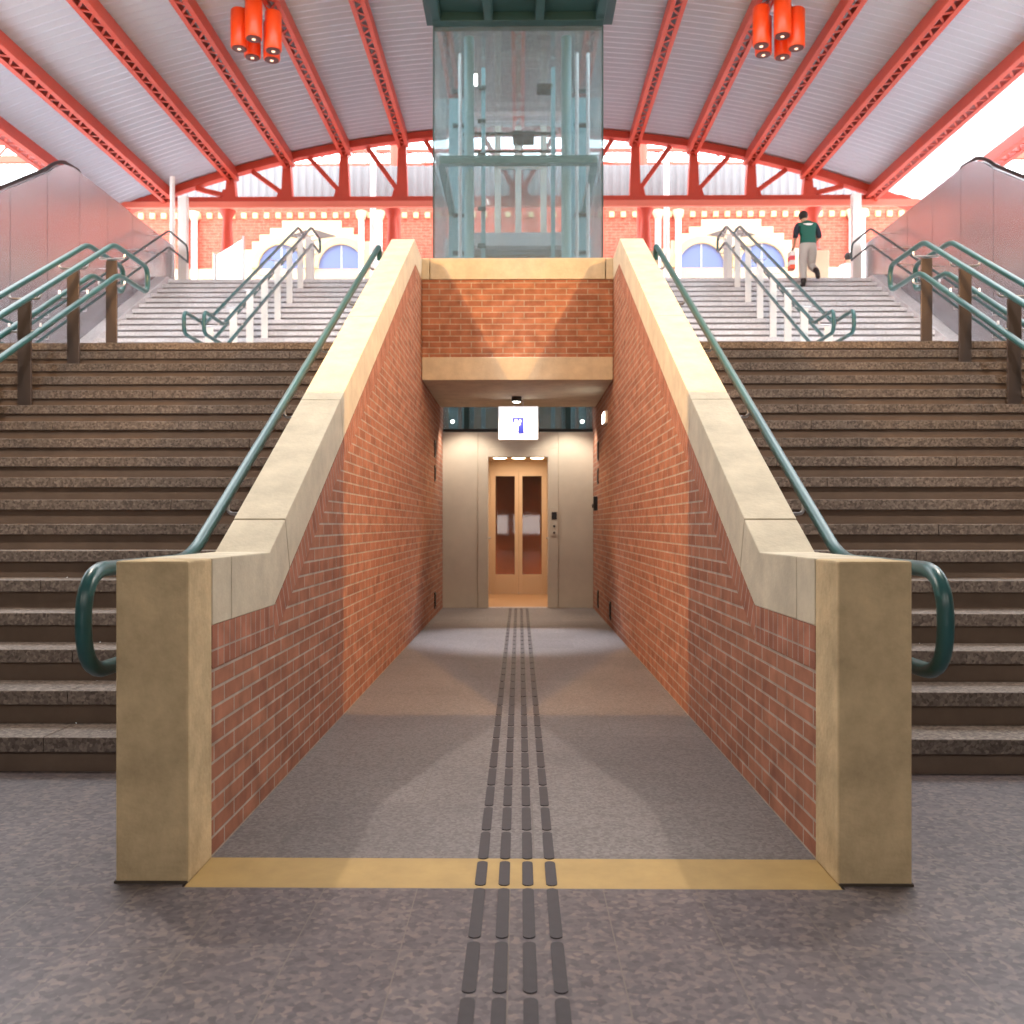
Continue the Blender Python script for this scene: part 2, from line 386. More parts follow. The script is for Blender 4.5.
# ------------------------------------------------------------------ passage parapets
SL = .545
def ztop(y): return 1.015 if y < 3.91 else min(3.96, 1.015 + SL * (y - 3.91))
YT = 3.91 + (3.96 - 1.015) / SL          # 9.31
def zbot(y): return .785 if y < 3.98 else min(3.73, .785 + SL * (y - 3.98))
YBt = 3.98 + (3.73 - .785) / SL
for s, nm in SIDES:
    xi, xo = XC + s * WI, XC + s * WO
    root = thing('parapet_wall', ((xi + xo) / 2, 2.94, 0), 'red brick parapet with sandstone coping climbing beside the %s stairs' % nm, 'wall', 'passage parapets')
    bw = MB().prism_x([(3.168, 0), (12.95, 0), (12.95, 3.73), (YBt, 3.73), (3.98, .785), (3.168, .785)], xi, xo - s * .002)
    bw.build('brickwork', M['brick'], root)
    # soldier course under the coping on the passage side
    e = .004
    MB().prism_x([(3.168, .785), (3.98, .785), (3.98 - .02, .64), (3.168, .64)], xi, xi - s * e).build('soldier_course', M['soldier'], root, uvrot=PI / 2)
    dn = .16
    MB().prism_x([(3.98, .785), (YBt, 3.73), (YBt + dn * .25, 3.73 - dn), (3.96, .64)], xi, xi - s * e).build('soldier_course', M['soldier'], root, uvrot=PI / 2 - math.atan(SL))
    pil = MB().box(xi - s * .004, xo + s * .004, 2.94, 3.168, 0, 1.012)
    pil.build('end_pillar', M['pillar_stone'], root, bevel=.008)
    MB().box(xi - s * .0, xo + s * .006, 2.934, 3.16, 0, .008).build('base_joint', M['dark_stone'], root)
    a, b = xi - s * .004, xo + s * .004
    stones = [[(3.172, 1.013), (3.38, 1.013), (3.38, .785), (3.172, .785)],
              [(3.384, 1.013), (3.905, 1.013), (4.16, 1.149), (4.24, .926), (3.98, .785), (3.384, .785)]]
    js = [4.164, 5.45, 6.95, 8.35]
    for p, q in zip(js, js[1:]):
        stones.append([(p, ztop(p)), (q - .004, ztop(q - .004)), (q + .08, zbot(q + .08)), (p + .084, zbot(p + .084))])
    stones.append([(8.35, ztop(8.35)), (YT, 3.96), (YB - .2, 3.96), (YB - .2, 3.73), (YBt, 3.73), (8.434, zbot(8.434))])
    stones.append([(YB - .196, 3.96), (12.76, 3.96), (12.76, 3.73), (YB - .196, 3.73)])
    for st in stones: MB().prism_x(st, a, b).build('coping_stone', M['stone'], root, bevel=.005)

# bridge over the passage: stone beam, brick panel, coping
root = thing('bridge_parapet', (XC, YB, 2.666), 'brick and sandstone bridge wall spanning the passage above its lift lobby', 'bridge')
MB().box(XC - WI + .006, XC + WI - .006, YB, 12.28, 2.666, 2.91).build('stone_beam', M['stone'], root, bevel=.006)
MB().box(XC - WI + .006, XC + WI - .006, YB + .012, YB + .22, 2.91, 3.735).build('brickwork', M['brick'], root)
for a, b in ((-WI, -.935), (-.931, .931), (.935, WI)):
    MB().box(XC + a + .005, XC + b - .005 if b == WI else XC + b, YB - .01, YB + .24, 3.735, 3.96).build('coping_stone', M['stone'], root, bevel=.005)

# parapet handrails on the stair side of the parapets, with a round return in front
def zr(y): return .975 if y < 4.06 else min(3.98, .975 + .545 * (y - 4.06))
for s, nm in SIDES:
    xr = XC + s * (WO + .165)
    root = thing('handrail', (xr, 3.1, .975), 'teal tube handrail fixed to the %s passage parapet with a rounded end loop' % nm, 'handrail', 'parapet handrails')
    p = [(xr, 9.6, 3.83), (xr, 9.55, 3.96), (xr, 4.06, .975), (xr, 3.07, .975), (xr, 3.07, .63), (xr, 4.1, .63), (xr - s * .16, 4.2, .63)]
    pts = fillet(p[:2] + [p[2]], .05)[:-1] + fillet(p[1:], .17, 8)[1:]
    MB().tube(pts, .027, 12).build('rail', M['teal'], root, smooth=True)
    for y in (4.6, 5.7, 6.8, 7.9, 9.0):
        z = zr(y) - .03
        MB().tube(fillet([(xr, y, z), (xr, y, z - .06), (xr - s * .164, y, z - .06)], .04), .009, 8).build('bracket', M['steel'], root, smooth=True)

# ------------------------------------------------------------------ double handrails in the middle of each flight
def mid_rail(s, nm, low):
    xc = XC + s * (4.06 if low else 4.2)
    root = thing('stair_railing', (xc, 4.0 if low else 12.2, 0 if low else ZL),
                 'teal double handrail on steel posts along the middle of the %s %s stairs' % ('lower' if low else 'upper', nm), 'railing',
                 'railings of the lower stairs' if low else 'railings of the upper stairs')
    if low: ya, za, yb, zb, e0, e1, dz, r = 4.0, .95, 9.12, 3.86, 3.3, 9.95, .27, .026
    else:   ya, za, yb, zb, e0, e1, dz, r = 12.95, 3.90, 18.45, 6.98, 12.15, 19.25, .29, .026
    for d in (-.13, .13):
        x = xc + d
        P = [(x, (ya + yb) / 2, (za + zb) / 2), (x, yb, zb), (x, e1, zb), (x, e1, zb - dz), (x, yb + .1, zb - dz), (x, ya + .1, za - dz), (x, e0, za - dz), (x, e0, za), (x, ya, za), (x, (ya + yb) / 2, (za + zb) / 2)]
        MB().tube(fillet(P, .11, 6), r, 10).build('rail', M['teal'], root, smooth=True)
    if low: spots = [(yk(k) + .09, k * R_) for k in (1, 4, 7, 10, 13, 16)] + [(9.37, ZL)]
    else:   spots = [(12.75, ZL)] + [(yk(k) + .12, k * R_) for k in (20, 23, 26, 29, 32, 35)] + [(18.75, ZU), (19.05, ZU)]
    for y, z in spots:
        zt = za + (zb - za) * min(1, max(0, (y - ya) / (yb - ya)))
        p = MB().box(xc - .055, xc + .055, y - .012, y + .012, z, zt - .09).build('post', M['post_steel'] if low else M['white'], root, bevel=.002)  # same steel posts: shade below and daylight above put into the colour
        for q in (0, dz):
            zz = zt - q - .07
            MB().tube(fillet([(xc - .13, y, zt - q), (xc - .13, y, zz), (xc + .13, y, zz), (xc + .13, y, zt - q)], .04, 4), .010, 8).build('saddle', M['steel'], p, smooth=True)
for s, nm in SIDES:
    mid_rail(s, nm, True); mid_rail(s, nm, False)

# ------------------------------------------------------------------ steel clad stair walls with cap rail and side handrails
for s, nm in SIDES:
    xi, xo = XC + s * 7.17, XC + s * 7.36
    root = thing('steel_parapet', ((xi + xo) / 2, 9, ZL), 'polished steel clad wall beside the upper stairs, %s side' % nm, 'wall', 'steel clad walls')
    prof = [(9.0, 2.6), (9.0, 3.42), (14.3, 6.52)]
    for k in range(7):
        a = k / 6; prof.append((14.3 + .9 * a, 6.52 + .38 * (1 - (1 - a) ** 2)))
    prof += [(19.5, 6.93), (19.5, 2.6)]
    def top(y):
        for (a, za), (b, zb) in zip(prof[1:-1], prof[2:-1]):
            if a <= y <= b and b > a: return za + (zb - za) * (y - a) / (b - a)
        return 6.9
    edges = [9.0 + 1.05 * i for i in range(11)]
    for a, b in zip(edges, edges[1:]):
        ys = [a + .006] + [p[0] for p in prof[1:-1] if a + .02 < p[0] < b - .02] + [b - .006]
        poly = [(a + .006, 2.7)] + [(y, top(y)) for y in ys] + [(b - .006, 2.7)]
        MB().prism_x(poly, xi, xi + s * .03).build('steel_panel', M['steel_wall'], root)
    MB().prism_x(prof, xi + s * .03, xo).build('wall_core', M['steel'], root)
    cap = [(xi + s * .05, 9.0, 3.47)] + [(xi + s * .05, y, z + .045) for y, z in prof[2:8]] + [(xi + s * .05, 15.35, 6.945), (xi + s * .05, 15.5, 6.88)]
    MB().tube(cap, .028, 10).build('cap_rail', M['black'], root, smooth=True)
    xr = XC + s * 6.83
    hr = thing('handrail', (xr, 13, ZL), 'slim double handrail along the steel wall of the upper stairs, %s side' % nm, 'handrail', 'steel wall handrails')
    for dz in (0, .32):
        P = [(xr, 11.2, 3.85 - dz), (xr, 12.95, 3.85 - dz), (xr, 18.3, 6.88 - dz), (xr, 19.3, 6.88 - dz), (xr, 19.35, 6.72 - dz * .55), (xr, 19.35, 6.71 - .1)]
        MB().tube(fillet(P, .12, 5), .021, 8).build('rail', M['teal_dark'], hr, smooth=True)
    for y in (13.6, 14.8, 16.0, 17.2, 18.2):
        z = 3.85 + (6.88 - 3.85) * (y - 12.95) / (18.3 - 12.95)
        for dz in (0, .32):
            MB().tube([(xr, y, z - dz - .02), (xr, y, z - dz - .07), (xi - s * .001, y, z - dz - .07)], .008, 6).build('bracket', M['steel'], hr)
    # tall white post and slim pole at the head of the wall
    xp = XC + s * 7.02
    tag(MB().box(xp - .09, xp + .09, 19.55, 19.7, ZU, 8.0).build('white_post', M['white'], None, bevel=.004), 'broad white post at the head of the upper stairs, %s side' % nm, 'post', 'white posts')
tag(MB().tube([(-7.27, 19.62, ZU), (-7.27, 19.62, 8.42)], .05, 12).build('white_pole', M['white'], None, smooth=True), 'tall slim white pole behind the left steel clad wall', 'pole')

# ------------------------------------------------------------------ tactile guide bars on the floor
tex = XC + .012
for i in range(4):
    x = XC + .012 + (i - 1.5) * .0745
    lab = ['outer left', 'inner left', 'inner right', 'outer right'][i]
    root = thing('tactile_strip', (x, 1.5, 0), 'dark ribbed guide line on the passage floor, %s of the four' % lab, 'guide strip', 'tactile guide lines to the lift')
    ys_ = [1.344, 1.644, 1.944, 2.244, 2.544, 2.917] + [3.15 + .2995 * q for q in range(33)]
    for y, y_ in zip(ys_, ys_[1:]):
        n = 6; w = .0175; L0, L1 = y + .011, y_ - .011
        poly = [(x + w * math.cos(a), L1 - w + w * math.sin(a)) for a in [PI * k / n for k in range(n + 1)]] + [(x + w * math.cos(a), L0 + w + w * math.sin(a)) for a in [PI + PI * k / n for k in range(n + 1)]]
        MB().prism_z(poly, 0.0, .003).build('guide_bar', M['tactile'], root)

# ------------------------------------------------------------------ lift lobby: stone front, open lift car, sign
x0, x1 = XC - WI, XC + WI
dl, dr = -.425, .385                     # door opening
zt = 2.047
lf = thing('lift_portal', (XC, YE, 0), 'pale limestone lift front at the end of the passage', 'lift front')
MB().box(x0 - .001, dl - .14, YE, YE + .15, 0, 2.385).build('stone_panel', M['lift_stone'], lf, bevel=.004)
MB().box(dr + .14, x1 + .001, YE, YE + .15, 0, 2.385).build('stone_panel', M['lift_stone'], lf, bevel=.004)
MB().box(dl - .138, dr + .138, YE, YE + .15, zt + .12, 2.385).build('stone_panel', M['lift_stone'], lf, bevel=.004)
fr = MB().box(dl - .138, dl, YE - .012, YE + .15, 0, zt + .118).box(dr, dr + .138, YE - .012, YE + .15, 0, zt + .118).box(dl, dr, YE - .012, YE + .15, zt, zt + .118)
fr.build('door_frame', M['lift_stone'], lf, bevel=.004)
tr = thing('transom_window', (XC, YE + .05, 2.39), 'dark framed glass band above the limestone lift front', 'window')
MB().box(x0 + .002, x1 - .002, YE + .02, YE + .12, 2.39, 2.43).build('sill_bar', M['black'], tr)
for x in (-.72, .66): MB().box(x - .035, x + .035, YE + .02, YE + .12, 2.43, 3.7).build('mullion', M['teal_dark'], tr)
MB().box(x0 + .002, x1 - .002, YE + .06, YE + .072, 2.43, 3.7).build('pane', M['glass'], tr)
for x in (-.93, .87):
    MB().ball((x, YE + .3, 2.56), .025, .025, .025).build('lamp', M['lamp_cool'], tr, smooth=True)

car = thing('lift_car', (XC, YE + .2, 0), 'open lift car glowing warm amber with glazed doors at its rear', 'lift')
ca, cb, cy0, cy1, cz = -.53, .50, YE + .17, 15.3, 2.16
MB().box(ca, cb, cy0, cy1, -.05, .002).build('car_floor', M['car_floor'], car)
MB().box(dl, dr, YE + .01, YE + .17, -.03, .003).build('sill_plate', M['steel'], car)
MB().box(ca - .04, ca, cy0, cy1, .0, cz).build('side_wall', M['car_wall'], car)
MB().box(cb, cb + .04, cy0, cy1, .0, cz).build('side_wall', M['car_wall'], car)
MB().box(ca, cb, cy0, cy1, cz, cz + .05).build('car_ceiling', M['car_wall'], car)
MB().box(ca - .04, dl - .002, cy0 - .015, cy0 + .02, 0, cz).box(dr + .002, cb + .04, cy0 - .015, cy0 + .02, 0, cz).box(dl, dr, cy0 - .015, cy0 + .02, zt + .05, cz).build('front_return', M['car_wall'], car)
for i, x in enumerate((-.30, -.015, .27)):
    l = MB().lathe((x, 14.35, cz - .022), [(.085, 0), (.1, .006), (.1, .0215)], 20).build('ceiling_lamp', M['lamp_glow'], car)
for sx, x in ((1, ca), (-1, cb)):
    MB().tube(fillet([(x, 13.5, .92), (x + sx * .06, 13.5, .92), (x + sx * .06, 14.9, .92), (x, 14.9, .92)], .04), .018, 10).build('car_handrail', M['steel'], car, smooth=True)
# rear doors: two leaves with tall panes
MB().box(ca, cb, cy1 - .02, cy1 + .05, 2.0, cz).build('door_header', M['door_metal'], car)
for a, b in ((-.475, -.017), (-.013, .445)):
    y0, y1 = cy1 - .02, cy1 + .02
    pa, pb = a + .085 if a < -.1 else a + .06, b - .06 if a < -.1 else b - .085
    d = MB().box(a, pa, y0, y1, .003, 2.0).box(pb, b, y0, y1, .003, 2.0).box(pa, pb, y0, y1, .003, .32).box(pa, pb, y0, y1, 1.92, 2.0)
    d = d.build('door_leaf', M['door_metal'], car, bevel=.003)
    MB().box(pa - .005, pb + .005, cy1 - .004, cy1 + .004, .31, 1.93).build('glass_pane', M['door_glass'] if 'door_glass' in M else glass_mat('amber_door_glass', (222, 190, 160), .02, .1), d)
MB().box(ca, -.477, cy1 - .03, cy1 + .03, 0, 2.0).box(.447, cb, cy1 - .03, cy1 + .03, 0, 2.0).build('door_jamb', M['door_metal'], car)
MB().box(ca, cb, cy1 + .5, cy1 + .56, 0, cz).build('shaft_wall', pbr('brown_shaft_wall', (120, 72, 46), .7, noise=(3, .3)), car)

cp = thing('call_panel', (.45, YE, 1.1), 'slim lift call plate with dark display and two buttons right of the car', 'call panel')
MB().box(.42, .52, YE - .022, YE - .0125, .98, 1.36).build('plate', M['lift_stone'], cp, bevel=.002)
MB().box(.435, .505, YE - .026, YE - .0222, 1.20, 1.30).build('display', M['black'], cp)
for z in (1.11, 1.02): MB().tube([(.47, YE - .028, z), (.47, YE - .022, z)], .016, 12).build('button', M['black'], cp)

sg = thing('lift_sign', (-.02, 11.6, 2.18), 'square white illuminated sign with blue lift symbol hanging from the stone beam', 'sign')
sx0, sx1, sz0, sz1, sy = -.262, .232, 2.165, 2.585, 11.55
MB().box(sx0, sx1, sy, sy + .09, sz0, sz1).build('case', M['white'], sg, bevel=.006)
MB().box(sx0 + .006, sx1 - .006, sy - .004, sy - .0005, sz0 + .012, sz1 - .006).build('face', M['sign_face'], sg)
bx, bz = -.088, 2.245
MB().box(bx, bx + .142, sy - .007, sy - .0042, bz, bz + .2).build('symbol_panel', M['sign_blue'], sg)
sy2 = sy - .0072
fig = MB()
def fb(a, b, c, d): fig.box(bx + a, bx + b, sy2 - .002, sy2, bz + c, bz + d)
fb(.016, .070, .0, .135); fb(.070, .096, .108, .135); fb(.032, .060, .14, .172)
fig.prism_y([(bx + .078, bz + .15), (bx + .115, bz + .15), (bx + .0965, bz + .176)], sy2 - .002, sy2)
fig.build('symbol', pbr('sign_white', (250, 250, 252), .4, emit=((248, 250, 255), 1.6)), sg)
for x in (-.07, .04): MB().tube([(x, sy + .045, sz1), (x, sy + .045, 2.666)], .012, 8).build('hanger', M['steel'], sg)
dlp = thing('downlight', (-.035, 11.3, 2.666), 'small round lit downlight under the stone beam in front of the white sign', 'lamp')
MB().lathe((-.035, 11.3, 2.605), [(.055, 0), (.062, .01), (.062, .06)], 18).build('housing', M['black'], dlp)
MB().lathe((-.035, 11.3, 2.597), [(.03, 0), (.048, .007), (.048, .0075)], 18).build('lens', M['lamp_cool'], dlp)
el = thing('wall_light', (XC + WI, 10.7, 2.4), 'small lit rectangular bulkhead light high on the right passage wall', 'lamp')
MB().box(XC + WI - .035, XC + WI - .001, 10.62, 10.92, 2.28, 2.42).build('housing', M['white'], el, bevel=.004)
MB().box(XC + WI - .04, XC + WI - .0352, 10.635, 10.905, 2.295, 2.405).build('diffuser', M['lamp_cool'], el)
# narrow black slots and an intercom on the passage walls
def slot(s, y, z, h, lab):
    xi = XC + s * WI
    t = thing('wall_slot', (xi, y, z), lab, 'vent', 'narrow black wall slots')
    MB().box(xi - s * .001, xi - s * .012, y - .07, y + .07, z - h / 2, z + h / 2).build('frame', M['black'], t, bevel=.002)
    MB().box(xi - s * .0121, xi - s * .014, y - .045, y + .045, z - h / 2 + .025, z + h / 2 - .025).build('cover', M['dark'], t)
slot(-1, 11.55, 2.06, .21, 'narrow black slot on the left passage wall, uppermost of three')
slot(-1, 11.55, 1.76, .19, 'narrow black slot on the left passage wall, middle of three')
slot(-1, 11.55, .20, .2, 'narrow black slot low on the left passage wall near the floor')
slot(1, 11.9, 2.06, .24, 'narrow black slot on the right passage wall, uppermost above the intercom')
slot(1, 11.9, 1.74, .2, 'narrow black slot on the right passage wall, just above the intercom')
slot(1, 11.9, .19, .22, 'narrow black slot low on the right passage wall nearest the lift')
slot(1, 10.3, .19, .2, 'narrow black slot low on the right passage wall farther from the lift')
ic = thing('intercom', (XC + WI, 12.1, 1.4), 'small black intercom box on the right passage wall beside the lift', 'intercom')
MB().box(XC + WI - .001, XC + WI - .05, 12.0, 12.12, 1.31, 1.49).build('case', M['black'], ic, bevel=.006)
MB().lathe((XC + WI - .05, 12.06, 1.345), [(.018, 0), (.02, .02), (.016, .05)], 12).build('knob', M['black'], ic)

struct('wall_shaft', MB().box(XC - WO, XC + WO, 15.86, 15.94, -.1, ZU - .3).box(XC - WO, XC - WO + .06, YE + .2, 15.86, -.1, 3.7).box(XC + WO - .06, XC + WO, YE + .2, 15.86, -.1, 3.7),
       M['concrete'], 'concrete lining of the lift pit behind the limestone front', 'wall')
# ------------------------------------------------------------------ glass lift shaft
sh = thing('lift_shaft', (XC, 14.2, ZL), 'tall glass lift shaft with teal steel frame under a dark teal canopy', 'lift shaft')
ga, gb, gy0, gy1, gz0, gz1 = -1.16, 1.12, 12.77, 15.85, 3.7, 7.94
for (a, b, c, d) in ((ga, gb, gy0, gy0 + .015), (ga, ga + .015, gy0 + .016, gy1), (gb - .015, gb, gy0 + .016, gy1), (ga, gb, gy1 + .001, gy1 + .016)):
    MB().box(a, b, c, d, gz0, gz1).build('glass_wall', M['glass'], sh)
for x in (ga - .008, gb + .008): MB().box(x - .009, x + .009, gy0 - .01, gy0 + .025, gz0, gz1).build('edge_trim', M['teal_dark'], sh)
for x in (-.705, .655): MB().tube([(x, 13.15, 0), (x, 13.15, gz1)], .07, 16).build('guide_column', M['teal_pale'], sh, smooth=True)
for x in (-1.0, .96): MB().box(x - .13, x + .13, 15.0, 15.2, 0, gz1).build('rear_column', M['teal_pale'], sh, bevel=.006)
for x in (-.86, .83, .99): MB().tube([(x, 13.6, 0), (x, 13.6, gz1)], .028, 10).build('guide_rail', M['steel'], sh, smooth=True)
for x in (-.54, .50): MB().box(x - .03, x + .03, 14.0, 14.08, 0, gz1).build('guide_rail', M['teal_pale'], sh)
MB().box(ga + .06, gb - .06, 12.82, 12.94, 6.06, 6.17).build('cross_beam', M['teal_mid'], sh, bevel=.006)
for x in (ga + .09, gb - .09): MB().box(x - .05, x + .05, 12.95, 14.99, 6.06, 6.17).build('side_beam', M['teal_mid'], sh, bevel=.006)
for z in (3.95, 4.5, 5.05, 5.6, 6.4, 6.9, 7.4):
    for x in (-.86, .9): MB().box(x - .11, x + .11, 13.63, 13.68, z, z + .05).build('rail_bracket', M['teal_dark'], sh)
    MB().box(-.62, -.50, 13.96, 13.99, z + .2, z + .26).build('rail_bracket', M['teal_dark'], sh)
# upper landing doors at the back of the shaft
for x in (-.36, -.02, .40): MB().box(x - .05, x + .05, 15.6, 15.68, ZU, 8.6 if False else 7.75).build('door_post', M['white'], sh)
MB().box(-.41, .45, 15.6, 15.68, 7.05, 7.15).build('door_header', M['white'], sh)
MB().box(-.9, .9, 15.6, 15.8, ZU - .22, ZU).build('door_sill', M['sheet'], sh)
for x in (-.19, .19): MB().box(x - .115, x + .115, 15.63, 15.645, ZU, 7.05).build('door_pane', M['clear'], sh)
# service deck with rail near the top
MB().box(-.85, .55, 14.1, 14.14, 6.98, 7.02).box(-.85, .55, 14.1, 14.14, 6.72, 6.75).build('service_rail', M['black'], sh)
b_ = MB()
for i in range(15): b_.box(-.84 + i * .098, -.832 + i * .098, 14.11, 14.13, 6.4, 6.98)
b_.build('baluster_grid', M['teal_pale'], sh)
MB().box(-.1, .22, 13.9, 14.3, 6.9, 6.96).box(.1, .45, 14.2, 14.4, 6.62, 6.67).box(.26, .5, 14.0, 14.2, 7.62, 7.7).build('machine_tray', M['dark'], sh)
MB().tube([(-.62, 13.3, 7.35), (-.62, 13.3, 7.5)], .025, 10).build('lamp', M['lamp_cool'], sh)
cn = MB()
cn.box(-1.28, 1.28, 9.2, 12.98, 8.02, 8.25)  # canopy carried forward, out of view, to hold the added spotlight
cn.build('canopy', M['teal_dark'], sh, bevel=.01)
cn = MB().box(-1.18, 1.14, 9.25, 9.33, 7.90, 8.02).box(-1.18, 1.14, 12.62, 12.9, 7.90, 8.02)
for x in (-1.12, -.42, .27, 1.08): cn.box(x - .06, x + .06, 9.33, 12.62, 7.90, 8.02)
cn.build('canopy_rib', M['teal_dark'], sh, bevel=.006)
MB().box(ga, gb, 12.92, gy1, 7.94, 8.02).build('canopy_plate', M['clear'], sh)

# ------------------------------------------------------------------ roof
RR, ZA, YR, DRISE = 24.5, 10.42, 22.0, .022
def zroof(x, y): return ZA - (RR - math.sqrt(RR * RR - x * x)) + DRISE * (y - YR)
RIBX = [0, 1.36, 2.72, 4.08, 5.42, 6.74, 8.26]
def sheet(xa, xb, ya, yb, nx):
    mb = MB(); per = .2; ns = 6; ny = int((yb - ya) / per) * ns
    vs = []
    prof = [0, 0, .5, 1, 1, .5]
    for j in range(ny + 1):
        y = ya + (yb - ya) * j / ny; h = .075 * prof[j % ns]
        for i in range(nx + 1):
            x = xa + (xb - xa) * i / nx; vs.append((x, y, zroof(x, y) + h))
    fs = [(j * (nx + 1) + i, j * (nx + 1) + i + 1, (j + 1) * (nx + 1) + i + 1, (j + 1) * (nx + 1) + i) for j in range(ny) for i in range(nx)]
    return mb.add(vs, fs)
xs = [-9.45] + [-x for x in RIBX[::-1]] + RIBX[1:] + [9.45]
rf = tag(bpy.data.objects.new('ceiling', None), 'pale corrugated vault roof over the upper hall', 'roof', None, 'structure'); COL.objects.link(rf); ORIGIN['ceiling'] = Vector((0, 0, 0))
for i, (a, b) in enumerate(zip(xs, xs[1:])):
    outer = i in (0, len(xs) - 2)
    sheet(a + XC, b + XC, 13.0, 22.0, 4).build('translucent_sheet' if outer else 'roof_sheet', (M['sheet_dimmed'] if i == 0 else M['sheet_clear']) if outer else M['sheet'], rf, recalc=False)
struct('ceiling_rear', MB().box(-9.4, 9.4, 5.5, 8.7, 9.5, 9.6), M['sheet'], 'roof part above the lower stairs', 'roof')

struct('wall_deck_added', MB().box(-9.6, 9.6, 5.3, 5.5, ZU, 9.6), M['concrete'], 'added upper wall above the edge of the concrete deck', 'wall')  # unseen wall added to keep sky light off the lower stairs
for s, nm in SIDES:
    struct('wall_added_' + nm, MB().box(s * 9.45, s * 9.6, 5.5, 12.0, ZU, 9.6), M['concrete'], 'added upper side wall above the lower stairs, ' + nm, 'wall')  # unseen, added to block light from the open sides
# laced roof ribs along the hall
def make_rib():
    r = thing('roof_beam', (0, YR, 0), 'x', 'beam', 'red laced roof beams')
    d = .34; w = .12
    y0, y1 = 13.0, 21.88
    def zz(y): return DRISE * (y - YR)
    for sx in (-1, 1):
        MB().beam((sx * w, y0, zz(y0) - d / 2), (sx * w, y1, zz(y1) - d / 2), .018, d).beam((sx * (w - .03), y0, zz(y0) - d), (sx * (w - .03), y1, zz(y1) - d), .075, .02).build('side_plate', M['red'], r)
    lc = MB(); n = 44
    for i in range(n):
        ya, yb = y0 + (y1 - y0) * i / n, y0 + (y1 - y0) * (i + 1) / n
        sg_ = 1 if i % 2 else -1
        lc.beam((sg_ * (w - .03), ya, zz(ya) - d + .014), (-sg_ * (w - .03), yb, zz(yb) - d + .014), .045, .012)
    lc.build('lacing', M['red'], r)
    return r
names = ['outermost', 'second from the edge', 'third from the edge', 'fourth from the edge', 'fifth from the edge', 'sixth from the edge']
proto = None
for i, x in enumerate(xs):
    X = x + XC; n = i - 7
    if n == 0: lab = 'red laced roof beam along the crown of the vault, behind the glass lift'
    else:
        k = 7 - abs(n)
        lab = 'red laced roof beam over the %s, %s of seven' % ('left stairs' if n < 0 else 'right stairs', ['at the roof edge, first', 'second from the edge', 'third from the edge', 'fourth from the edge', 'fifth from the edge', 'sixth from the edge', 'nearest the glass lift'][k])
        if k == 6: lab = 'red laced roof beam over the %s stairs, nearest the glass lift' % ('left' if n < 0 else 'right')
    loc = (X, YR, zroof(x, YR) - .01)
    if proto is None: proto = make_rib(); proto.location = loc; proto['label'] = lab; rb = proto
    else: rb = dup(proto, loc, label=lab)
    rb.rotation_euler = (0, math.asin(x / RR), 0)

# arched end truss
ZC = 8.70
tr = thing('arched_truss', (XC, YR, ZC), 'red arched steel truss closing the vault roof above the upper hall', 'truss')
mb = MB(); n = 48
for i in range(n):
    a = -9.45 + 18.9 * i / n; b = -9.45 + 18.9 * (i + 1) / n
    mb.beam((a + XC, YR, zroof(a, YR) - .09), (b + XC, YR, zroof(b, YR) - .09), .22, .16)
mb.build('arch_rib', M['red'], tr)
MB().box(-9.6, 9.6, YR - .12, YR + .12, ZC - .09, ZC + .09).build('bottom_chord', M['red'], tr, bevel=.005)
MB().box(-9.6, 9.6, YR - .22, YR - .125, ZC - .19, ZC - .05).build('gutter', pbr('pale_red_paint', (232, 128, 106), .5), tr, bevel=.005)
for i, x in enumerate(xs[1:-1]):
    z1 = zroof(x, YR) - .17
    if z1 - ZC < .15: continue
    p = MB().prism_y([(x + XC - .13, ZC + .09), (x + XC + .13, ZC + .09), (x + XC + .09, z1 - .1), (x + XC + .16, z1), (x + XC - .16, z1), (x + XC - .09, z1 - .1)], YR - .1, YR + .1)
    p.build('post', M['red'], tr)
    if abs(x) > 7: continue
    sg_ = -1 if x < 0 else (1 if x > 0 else 0)
    for q in ([sg_] if sg_ else [-1, 1]):
        xe = x + q * .82
        MB().beam((x + XC, YR, ZC + .12), (xe + XC, YR, zroof(xe, YR) - .2), .10, .10, up=(0, 1, 0)).build('diagonal', M['red'], tr)
        MB().prism_y([(x + XC, ZC + .09), (x + XC + q * .26, ZC + .09), (x + XC + q * .2, ZC + .3), (x + XC, ZC + .3)], YR - .02, YR + .02).build('gusset', M['red'], tr)

# cast iron columns under the truss
first = None
for (x, lab) in ((-6.95, 'red iron column under the roof truss left of the left arched window'), (-3.02, 'red iron column under the roof truss between the left arched window and the lift'),
                 (2.98, 'red iron column under the roof truss between the lift and the right arched window'), (6.95, 'red iron column under the roof truss behind the climbing man')):
    if first is None:
        first = thing('iron_column', (x, 22.3, ZU), lab, 'column', 'red iron columns')
        MB().box(x - .28, x + .28, 22.02, 22.58, ZU, 7.55).build('plinth', M['cream'], first, bevel=.02)
        MB().lathe((x, 22.3, 7.55), [(.2, 0), (.2, .06), (.15, .1), (.11, .7), (.11, .85), (.2, 1.05)], 16).build('shaft', M['red'], first, smooth=True)
    else: dup(first, (x, 22.3, ZU), label=lab)
